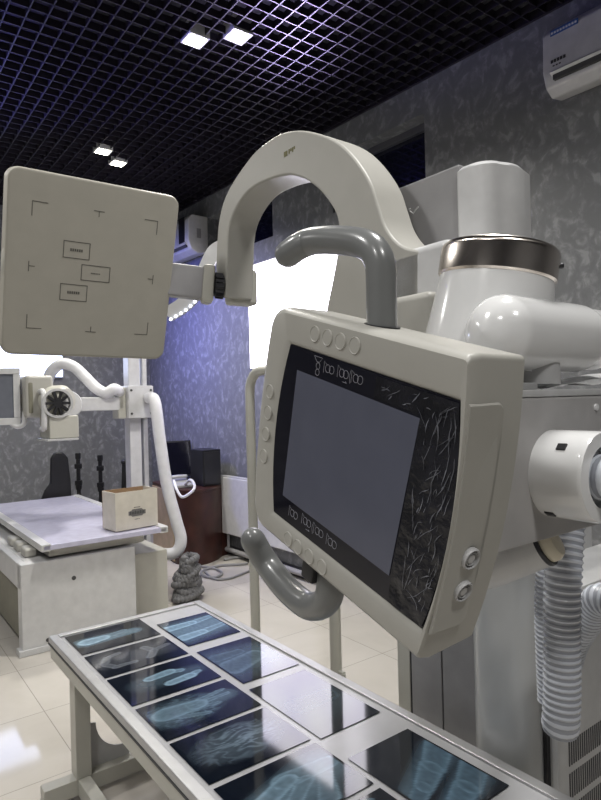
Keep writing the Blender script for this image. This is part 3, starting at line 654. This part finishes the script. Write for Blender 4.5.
# ================================================================== FLAT DETECTOR
dex = V((.83, .5576, -.0175)).normalized(); dn = V((.5286, -.796, -.2948)); dey = dn.cross(dex).normalized(); dn = dex.cross(dey)
DT = Fr((-.5951, 1.7871, 1.9374), dex, dey, dn)
def rrect(x0, x1, y0, y1, rad, bow=(0, 0, 0, 0), K_=8, C_=6):
    # bow order: right, top, left, bottom ; rad order: BR, TR, TL, BL
    if not isinstance(rad, (list, tuple)): rad = [rad]*4
    cs = [(x1-rad[0], y0+rad[0], -PI/2, rad[0]), (x1-rad[1], y1-rad[1], 0, rad[1]), (x0+rad[2], y1-rad[2], PI/2, rad[2]), (x0+rad[3], y0+rad[3], PI, rad[3])]
    out = []
    for i, (cx, cy, a0, r) in enumerate(cs):
        for k in range(C_+1): a = a0 + PI/2*k/C_; out.append((cx+r*math.cos(a), cy+r*math.sin(a)))
        j = (i+1) % 4; nx = (cs[j][0]+cs[j][3]*math.cos(cs[j][2]), cs[j][1]+cs[j][3]*math.sin(cs[j][2])); pv = out[-1]
        dx, dy = nx[0]-pv[0], nx[1]-pv[1]; l = math.hypot(dx, dy) or 1
        for k in range(1, K_): u = k/K_; b_ = bow[i]*4*u*(1-u); out.append((pv[0]+dx*u + dy/l*b_, pv[1]+dy*u - dx/l*b_))
    return out
t = thing('detector_panel', 'square cream flat x-ray detector panel marked with corner lines, at left', 'detector', DT.p(0, -.25, -.03))
def dl(ins, z, r): return [DT.p(x, y, z) for x, y in rrect(-.241+ins, .241-ins, -.254+ins, .256-ins, r)]
build('panel_shell', MB().loops([dl(.012, -.06, .02), dl(.0, -.052, .032), dl(0, -.010, .032), dl(.003, -.003, .030), dl(.009, 0, .026)]), M['det'], t)
dk = mat('mark_grey', (.13, .125, .11), .6); w_ = .0022
def bar(m, x0, y0, x1, y1): m.bb(DT, min(x0, x1)-w_/2, max(x0, x1)+w_/2, min(y0, y1)-w_/2, max(y0, y1)+w_/2, -.0003, .0006)
for sx in (-1, 1):
    for sy in (-1, 1):
        m = MB(); bar(m, sx*.176, sy*.174, sx*.137, sy*.174); bar(m, sx*.176, sy*.172, sx*.176, sy*.136); build('corner_mark', m, dk, t)
for sx, sy in ((1, 0), (-1, 0), (0, 1), (0, -1)):
    m = MB()
    if sx: bar(m, sx*.178, -.014, sx*.178, .012); bar(m, sx*.178, 0, sx*.163, 0)
    else: bar(m, -.012, sy*.175, .016, sy*.175); bar(m, .002, sy*.175, .002, sy*.160)
    build('edge_mark', m, dk, t)
for (x0, x1, y0, y1, l) in ((-.089, -.017, .035, .081, .018), (-.036, .045, -.024, .020, .014), (-.091, -.017, -.086, -.040, .018)):
    m = MB(); bar(m, x0, y0, x1, y0); bar(m, x0, y1, x1, y1); bar(m, x0, y0, x0, y1); bar(m, x1, y0, x1, y1)
    lo = build('field_box', m, dk, t)
    m = MB(); cx = (x0+x1)/2; cy = (y0+y1)/2
    hh = .0015 if l < .016 else .0038
    for k in range(6): m.bb(DT, cx-l+k*l/3, cx-l+(k+.75)*l/3, cy-hh, cy+hh, 0, .0006)
    build('field_lettering', m, dk, lo)
build('hand_grip', MB().sphere(DT.p(-.236, 0, -.016), .010, .045, .013, DT), M['cream2'], t)
p0 = DT.p(.20, -.0, -.05); p1 = at(203, 284, 1.975)
bfr = Fr((p0+p1)/2, (p1-p0), Z, (p1-p0).cross(Z))
br_ = build('mount_bracket', MB().beam(p0, p1, .05, .105, Z, .008), M['grey'], t)
build('bracket_cap', MB().beam(p1 - bfr.ex*.005, p1 + bfr.ex*.035, .06, .125, Z, .012), M['cream2'], br_)
kp = p1 + bfr.ex*.036; kn = MB().lathe([(.02, 0), (.036, .002), (.036, .028), (.028, .034), (.0, .034)], kp, bfr.ex, 24)
for k in range(14):
    a = 2*PI*k/14; kn.beam(kp + (Z*math.cos(a) + bfr.ez*math.sin(a))*.038 + bfr.ex*.003, kp + (Z*math.cos(a) + bfr.ez*math.sin(a))*.038 + bfr.ex*.028, .008, .008)
build('clamp_knob', kn, M['dark'], t)
# ================================================================== OVERHEAD ARM (grey box + white head)
HT = .50
def hp_(px, py, tt=HT):
    q = G.loc(on_plane(px, py, G.p(0, tt), W)); return q.x, q.z
x1, z1 = hp_(459, 163); _, z0 = hp_(430, 262)
t = thing('overhead_arm', 'grey box arm ending in a rounded white head above the chrome ring', 'arm', G.p(1.6, .56, z0))
build('arm_box', MB().bb(G, 1.27, x1, HT, HT+.17, z0, z1, .008), M['grey'], t)
xh, zh0 = hp_(525, 243, HT+.05); _, zh1 = hp_(500, 162, HT+.03)
hd = []
for x_, y_ in rrect(x1-.005, x1+.165, HT-.01, HT+.19, [.03, .03, .004, .004]): hd.append((x_, y_))
hl = lambda ins, z: [G.p(x_, y_, z) for x_, y_ in rrect(x1-.005+ins, x1+.088-ins, HT-.01+ins, HT+.18-ins, [.045, .045, .012, .012], (.01, 0, 0, 0))]
zb = zh0 - .02
build('head_cover', MB().loops([hl(.006, zb), hl(0, zb+.008), hl(0, z1-.024), hl(.008, z1-.014), hl(.03, z1-.010)]), M['white'], t)
lx, lz = hp_(410, 214)
build('squiggle_mark', MB().tube([G.p(lx, HT-.001, lz+.008), G.p(lx+.012, HT-.001, lz-.002), G.p(lx+.022, HT-.001, lz+.006), G.p(lx+.03, HT-.001, lz+.01)], .0018, 6).tube([G.p(lx-.002, HT-.001, lz+.012), G.p(lx+.003, HT-.001, lz+.013)], .0018, 6), M['sheet'], t)  # small pale squiggle on the box front
# ================================================================== SWIVEL JOINT
JC = at(497, 300, 1.13); tilt = V((.155, -.02, 1)).normalized()
ja = tilt; t = thing('swivel_joint', 'glossy white swivel joint with a chrome ring above the console', 'joint', JC - ja*.09)
RJ = .1025
jt = at(496.5, 276, 1.13)
b0 = jt - ja*.175
build('barrel', MB().lathe([(RJ*1.16, 0), (RJ*1.15, .03), (RJ*1.07, .10), (RJ*1.0, .165), (RJ*.98, .17)], b0, ja, 56), M['gloss'], t)
build('chrome_ring', MB().lathe([(RJ*1.0, -.004), (RJ*1.035, 0), (RJ*1.035, .043), (RJ*1.02, .050), (RJ*.98, .054), (RJ*.6, .054)], jt - ja*.005, ja, 64), M['chrome'], t)
scr = MB()
build('ring_screw', MB().lathe([(.005, 0), (.005, .006), (.003, .008)], jt + ja*.008 + (W*.55 + D*.84)*RJ*1.03, (W*.55 + D*.84), 10), M['dark'], t)
h0 = at(500, 333, 1.0); h1 = h0 + W*.33 - Z*.0
hr = .063
build('cross_barrel', MB().lathe([(.001, -hr*.75), (hr*.45, -hr*.66), (hr*.75, -hr*.48), (hr*.93, -hr*.22), (hr, 0), (hr, .22), (hr*.97, .235)], h0, W, 44), M['gloss'], t)
build('barrel_cap', MB().lathe([(hr*.90, .236), (hr*.92, .29), (hr*.8, .31), (.001, .315)], h0, W, 36), M['white'], t)
build('cap_slot', MB().box(Fr(h0 + W*.262, W, -D, Z), (0, -hr*.92, .012), (.006, .004, .022)), M['black'], t)
build('pivot_neck', MB().lathe([(.04, -.085), (.04, 0)], h0 + W*.10 , Z, 24), M['lgrey'], t)
# ================================================================== CONSOLE
cex = V((.5325, -.804, -.2644)).normalized(); cn = V((-.8367, -.5473, -.0208)); cey = cn.cross(cex).normalized(); cn = cex.cross(cey)
CS = Fr((.0637, .8851, 1.4487), cex, cey, cn)
def cp(px, py, z=0):
    q = CS.loc(on_plane(px, py, CS.p(0, 0, z), CS.ez)); return q.x, q.y
t = thing('control_console', 'cream touchscreen control console with thick grey handles in front of the machine', 'control console', CS.p(0, -.2, -.06))
def cl(x0, x1, y0, y1, rad, bow, z): return [CS.p(x, y, z) for x, y in rrect(x0, x1, y0, y1, rad, bow, 12, 6)]
RO = [.008, .008, .045, .04]; BO = (.016, 0, .010, 0)
gx, gy = .185, .147; RG = [.002, .002, .004, .004]; BG = (.020, 0, .019, 0)
def xr(y): return .190 + .016*(1-(y/.2)**2)
sh = MB().loops([cl(-.235, .175, -.17, .185, [.02, .02, .04, .04], BO, -.112), cl(-.258, .190, -.188, .203, RO, BO, -.100), cl(-.265, .191, -.196, .206, RO, BO, -.022), cl(-.258, .1905, -.192, .204, RO, BO, -.006), cl(-.244, .1895, -.184, .198, [.007, .007, .04, .036], BO, 0),
                 cl(-.203, .1885, -.159, .157, [.005, .005, .01, .01], (.0165, 0, .02, 0), 0), cl(-.190, .1875, -.150, .150, RG, (.0175, 0, .02, 0), -.005), cl(-.19, .1865, -.149, .149, RG, (.018, 0, .02, 0), -.008)], (True, False))
build('housing', sh, M['cream'], t)
gl = build('glass_front', MB().loops([cl(-.1895, .186, -.149, .149, RG, (.018, 0, .02, 0), -.012), cl(-.1895, .186, -.149, .149, RG, (.018, 0, .02, 0), -.0045)]), M['glass'], t)
SP_ = [CS.p(-.160, .112, -.004), CS.p(.126, .112, -.004), CS.p(.114, -.112, -.004), CS.p(-.164, -.108, -.004)]
build('display', MB().prism(SP_, CS.ez*.0006), M['lcd'], gl)
def circ(cx, cy, r, n=18, z=-.0038): return [CS.p(cx + r*math.cos(2*PI*k/n), cy + r*math.sin(2*PI*k/n), z) for k in range(n+1)]
def icon(cx, cy, kind, s=1.0):
    m = MB(); r_ = .00035
    L = lambda *q: m.tube([CS.p(cx+a*s, cy+b_*s, -.0036) for a, b_ in q], r_, 5)
    if kind == 0: L((-.012, .014), (.010, .014), (.003, .006), (-.004, .006), (-.012, .014)); m.tube(circ(cx, cy, .005*s), r_, 5); m.tube(circ(cx, cy-.010*s, .005*s), r_, 5)
    else:
        m.tube(circ(cx-.002*s, cy, .006*s), r_, 5); m.tube(circ(cx+.008*s, cy, .006*s), r_, 5); L((-.012, -.008), (-.012, .010), (-.006, .006))
        if kind == 2: L((.002, -.012), (.012, -.012), (.009, -.010))
        if kind == 3: L((-.014, .010), (-.017, 0), (-.014, -.010))
    build('icon', m, M['lightink'], gl)
for i, q in enumerate(((316, 366), (326.5, 369), (340.5, 373.5), (354.5, 379))): icon(*cp(*q), i)
for i, q in enumerate(((291, 514), (304, 522), (316, 532), (329, 543))): icon(*cp(*q), 1 + i % 3)
# wrinkled protective film over the right of the glass, glints drawn as pale ribbons
n1, n2 = 26, 60; m = MB(); vs = []
for j in range(n2+1):
    for i in range(n1+1):
        y = -.147 + .294*j/n2; xx0 = .128 - .010*(j/n2 < .98)*(1 - j/n2); xx1 = .1845 + .0175*(1-(y/.147)**2)
        x = xx0 + (xx1-xx0)*i/n1; vs.append(CS.p(x, y, -.0030 + .0014*noise.noise(V((x*45+y*18, y*30, 2)))))
m.add(vs, [(j*(n1+1)+i, j*(n1+1)+i+1, (j+1)*(n1+1)+i+1, (j+1)*(n1+1)+i) for j in range(n2) for i in range(n1)])
n3 = 30; vs = []
for j in range(7):
    for i in range(n3+1):
        x = .035 + .095*i/n3; y = .116 + .03*j/6; vs.append(CS.p(x, y, -.0032 + .0010*noise.noise(V((x*40, y*50, 7)))))
m.add(vs, [(j*(n3+1)+i, j*(n3+1)+i+1, (j+1)*(n3+1)+i+1, (j+1)*(n3+1)+i) for j in range(6) for i in range(n3)])
rc = random.Random(5)
for k in range(120):
    if k < 100: y = rc.uniform(-.13, .14); u = rc.uniform(.08, .92); x = .135 + (.05 + .016*(1-(y/.147)**2))*u; an = rc.gauss(1.2, .35)
    else: x = rc.uniform(.04, .17); y = rc.uniform(.118, .142); an = rc.gauss(.3, .7)
    ln = rc.choice((.01, .02, .03, .05)); wd_ = rc.uniform(.0002, .0007); q = []; c_ = rc.gauss(0, .5)
    for i in range(9):
        f_ = i/8; q.append((x, y, wd_*math.sin(PI*min(.97, f_+.03))*(.5+rc.random()), an)); an += c_/9 + rc.gauss(0, .12)
        x += math.cos(an)*ln/8; y += math.sin(an)*ln/8
    def ok(x, y): return abs(y) < .146 and (x < .183 + .017*(1-(y/.147)**2)) and (x > .129 or y > .115)
    if not all(ok(a[0], a[1]) for a in q): continue
    vv = [CS.p(a[0] - math.sin(a[3])*a[2]*sg, a[1] + math.cos(a[3])*a[2]*sg, -.0014) for a in q for sg in (-1, 1)]
    m.add(vv, [(2*i, 2*i+1, 2*i+3, 2*i+2) for i in range(8)], 1)
build('protective_film', m, [M['foil'], M['crease_glint']], gl, 'clear wrinkled protective film over the right of the glass')
def button(x, y): build('button', MB().lathe([(.0125, -.0004), (.0125, .0012), (.0118, .0020), (.0108, .0012), (.001, .0014)], CS.p(x, y, 0), CS.ez, 28), M['cream'], t)
for x in (-.115, -.082, -.049, -.015): button(x, .178)
for y in (.058, .020, -.019, -.060): button(-.2315, y)
for x in (-.127, -.097, -.063, -.027): button(x, -.172)
# raised side panel and two socket buttons on the right wall
y0, y1 = -.150, .150; lp = []
def sidep(y, z, off): return CS.p(xr(y)+off, y, z)
ol = rrect(-.066, -.004, y0, y1, [.0005, .0005, .012, .012], (0, 0, 0, 0), 14, 5)
build('side_panel', MB().loops([[sidep(y, z, -.001) for z, y in ol], [sidep(y, z, .0035) for z, y in rrect(-.063, -.004, y0+.003, y1-.003, [.0005, .0005, .011, .011], (0, 0, 0, 0), 14, 5)]]), M['cream'], t)
for y in (-.046, -.092):
    P = sidep(y, -.042, .003); ax_ = (cex + cey*(-.16 if y < -.06 else -.08)).normalized()
    kb_ = build('socket_button', MB().lathe([(.0145, -.002), (.0145, .003), (.013, .005), (.0115, .0035), (.0105, -.0005), (.006, .000), (.006, .003), (.001, .0035)], P, ax_, 30), M['lgrey'], t)
    build('button_ring', MB().lathe([(.0075, .001), (.0095, .003), (.0085, .0042), (.0075, .001)], P, ax_, 26, (False, False)), M['midgrey'], kb_)
HZ = -.055
def hpath(pts, z=HZ): return [CS.p(*cp(px, py, z + dz), z + dz) for px, py, dz in pts]
top = smooth_path(hpath([(382, 330, 0), (381.5, 300, 0), (381, 274, 0), (379, 260, 0), (373, 249.5, 0), (362, 243.5, 0), (346, 241, 0), (326, 240, 0), (310, 242, 0), (298, 247, .012), (288, 254, .022)]), 6)
nT = len(top)
build('handle', MB().tube(top, [.0225 + .0005*i/nT for i in range(nT)], 24, round_ends=True), M['grip'], t, 'upper thick grey handle')
build('handle_collar', MB().lathe([(.0265, -.001), (.0265, .0015), (.024, .002)], CS.p(cp(382.5, 324, HZ)[0], .205, HZ), cey, 28), M['black'], t)
bot = smooth_path(hpath([(331, 573, 0), (330, 590, 0), (326, 601, 0), (317, 606, 0), (305, 604, 0), (286, 588, 0), (270, 568, 0), (259, 551, .012), (253, 540, .022)]), 6)
build('handle', MB().tube(bot, .0245, 24, round_ends=True), M['grip'], t, 'lower thick grey handle')
kx, ky = cp(322, 580, HZ)
build('handle_switch', MB().bb(CS, kx-.016, kx+.016, -.235, -.190, HZ-.005, HZ+.035, .003), M['black'], t)
# arm housing behind the console
BX0, BX1 = 1.86, 2.07
t = thing('arm_housing', 'boxy grey arm housing behind the right edge of the console', 'arm', G.p(1.97, .24, 1.35))
bz1 = 1.553; bz0 = 1.32
build('housing_box', MB().bb(G, BX0, BX1, .06, .42, bz0, bz1-.008, .006), mat('warm_grey', (.40, .39, .385), .4), t)
build('lid', MB().bb(G, BX0+.002, BX1-.002, .062, .418, bz1-.008, bz1+.004, .003), M['lgrey'], t)
build('screw', MB().lathe([(.006, 0), (.006, .003), (.004, .004)], G.p(BX1, .385, 1.525), D, 14), M['sheet'], t)
build('lid_block', MB().bb(G, 1.95, 2.04, .16, .26, bz1+.004, bz1+.016, .003), M['midgrey'], t)
cc = on_plane(553, 473, G.p(BX1, 0), D); cr = .069
cap = build('hose_cap', MB().lathe([(cr, 0), (cr, .075), (cr*.97, .082), (cr*.68, .083), (cr*.66, .060), (.001, .058)], cc, D, 44), M['gloss'], t)
for a, h_ in ((.75, .045), (-1.0, .016), (2.6, .045)):
    dr = (Z*math.sin(a) - W*math.cos(a)); tn = D
    build('cap_slot', MB().box(Fr(cc + D*h_ + dr*(cr+.0002), D, dr.cross(D), dr), (0, 0, 0), (.015, .012, .003), .001), M['black'], cap)
# sheet on the housing
sv = []; ns = 14
for j in range(ns+1):
    for i in range(ns+1):
        s_ = 1.87 + .19*i/ns; t_ = .30 + .28*j/ns
        sv.append(G.p(s_, t_, bz1 + .008 + .022*(j/ns)*(1-.3*math.sin(i*.6)) + .006*noise.noise(V((i*.4, j*.3, 0)))))
tag(build('plastic_sheet', MB().add(sv, [(j*(ns+1)+i, j*(ns+1)+i+1, (j+1)*(ns+1)+i+1, (j+1)*(ns+1)+i) for j in range(ns) for i in range(ns)]), M['sheet'], None, None, 60), 'crumpled white plastic sheet lying on top of the grey arm housing', 'sheet')
# ================================================================== RIBBED HOSES
hs = cc + D*.06
ribbed('corrugated_hose', [hs, hs + D*.04, at(612, 478, .95), at(640, 500, 1.0), at(650, 560, 1.12), at(625, 600, 1.22), at(600, 600, 1.28), at(588, 618, 1.34), at(574, 640, 1.40), at(566, 665, 1.44)], .033, .013, .0035, 'clear grey corrugated hose plugged into the white cap and looping out of view', M['hose'])
ribbed('corrugated_hose', [at(567, 516, 1.23), at(566, 532, 1.22), at(563, 580, 1.2), at(562, 640, 1.2), at(562, 690, 1.2), at(561, 718, 1.2), at(560, 730, 1.205)], .0345, .0135, .0035, 'clear corrugated hose hanging straight down beside the round column', M['hose'])
ribbed('corrugated_hose', [at(548, 555, 1.34), at(546, 600, 1.36), at(547, 650, 1.38), at(549, 700, 1.40)], .024, .012, .003, 'thinner corrugated hose hanging half hidden behind the long one', M['hose'])
# ================================================================== LIGHT
def area(name, loc, target, size, power, color, spread=PI, sy=None):
    l = bpy.data.lights.new(name, 'AREA'); l.energy = power; l.color = color; l.size = size; l.spread = spread
    if sy: l.shape = 'RECTANGLE'; l.size_y = sy
    o = bpy.data.objects.new(name, l); link(o); o.location = loc; o.rotation_euler = (V(target)-V(loc)).to_track_quat('-Z', 'Y').to_euler(); return o
for i, c in enumerate(SP): area('spot_lamp', c - Z*.05, c - Z*2, .1, 20, (1, .97, .90), 2.4)
for x, y in ((.6, 1.4), (-1.6, 1.0), (-1.2, -.9), (.9, -.6), (-3.4, 3.2)):  # unseen area fills added under the ceiling to brighten the room
    area('room_fill', V((x, y, HC-.05)), V((x, y, 0)), .35, 29, (1, .985, .96), 2.8)
area('wall_blue_fill', ROOM.p(.9, 1.5, 3.0), ROOM.p(1.4, 0, 1.9), .5, 17, (.16, .18, 1), 1.7)  # added lamp without a fixture, washes the right wall blue
area('ceiling_violet_fill', ROOM.p(3.5, .4, 2.95), ROOM.p(4.3, 1.2, 3.72), .3, 9, (.60, .50, 1), 1.2)  # added lamp without a fixture, tints the ceiling grid violet
area('ceiling_blue_fill', ROOM.p(1.5, 3.0, 2.9), ROOM.p(2.5, 2.6, 3.72), .3, 22, (.2, .18, 1), 1.3)  # added unseen lamp, throws blue onto the left of the grid
w = bpy.data.worlds.new('world'); sc.world = w; w.use_nodes = True
w.node_tree.nodes['Background'].inputs['Color'].default_value = (.9, .93, 1, 1); w.node_tree.nodes['Background'].inputs['Strength'].default_value = .25
# ================================================================== CAMERA
cd_ = bpy.data.cameras.new('camera'); co = bpy.data.objects.new('camera', cd_); link(co)
cd_.sensor_fit = 'VERTICAL'; cd_.sensor_height = 36; cd_.lens = F/800*36; cd_.clip_start = .02
R3 = Matrix((V((CA, 0, -SA)), V((SA, 0, CA)), V((0, -1, 0)))).transposed()
co.matrix_world = Matrix.Translation(EYE) @ R3.to_4x4()
sc.camera = co
sc.view_settings.view_transform = 'Standard'; sc.view_settings.exposure = 0
sc.cycles.use_denoising = True
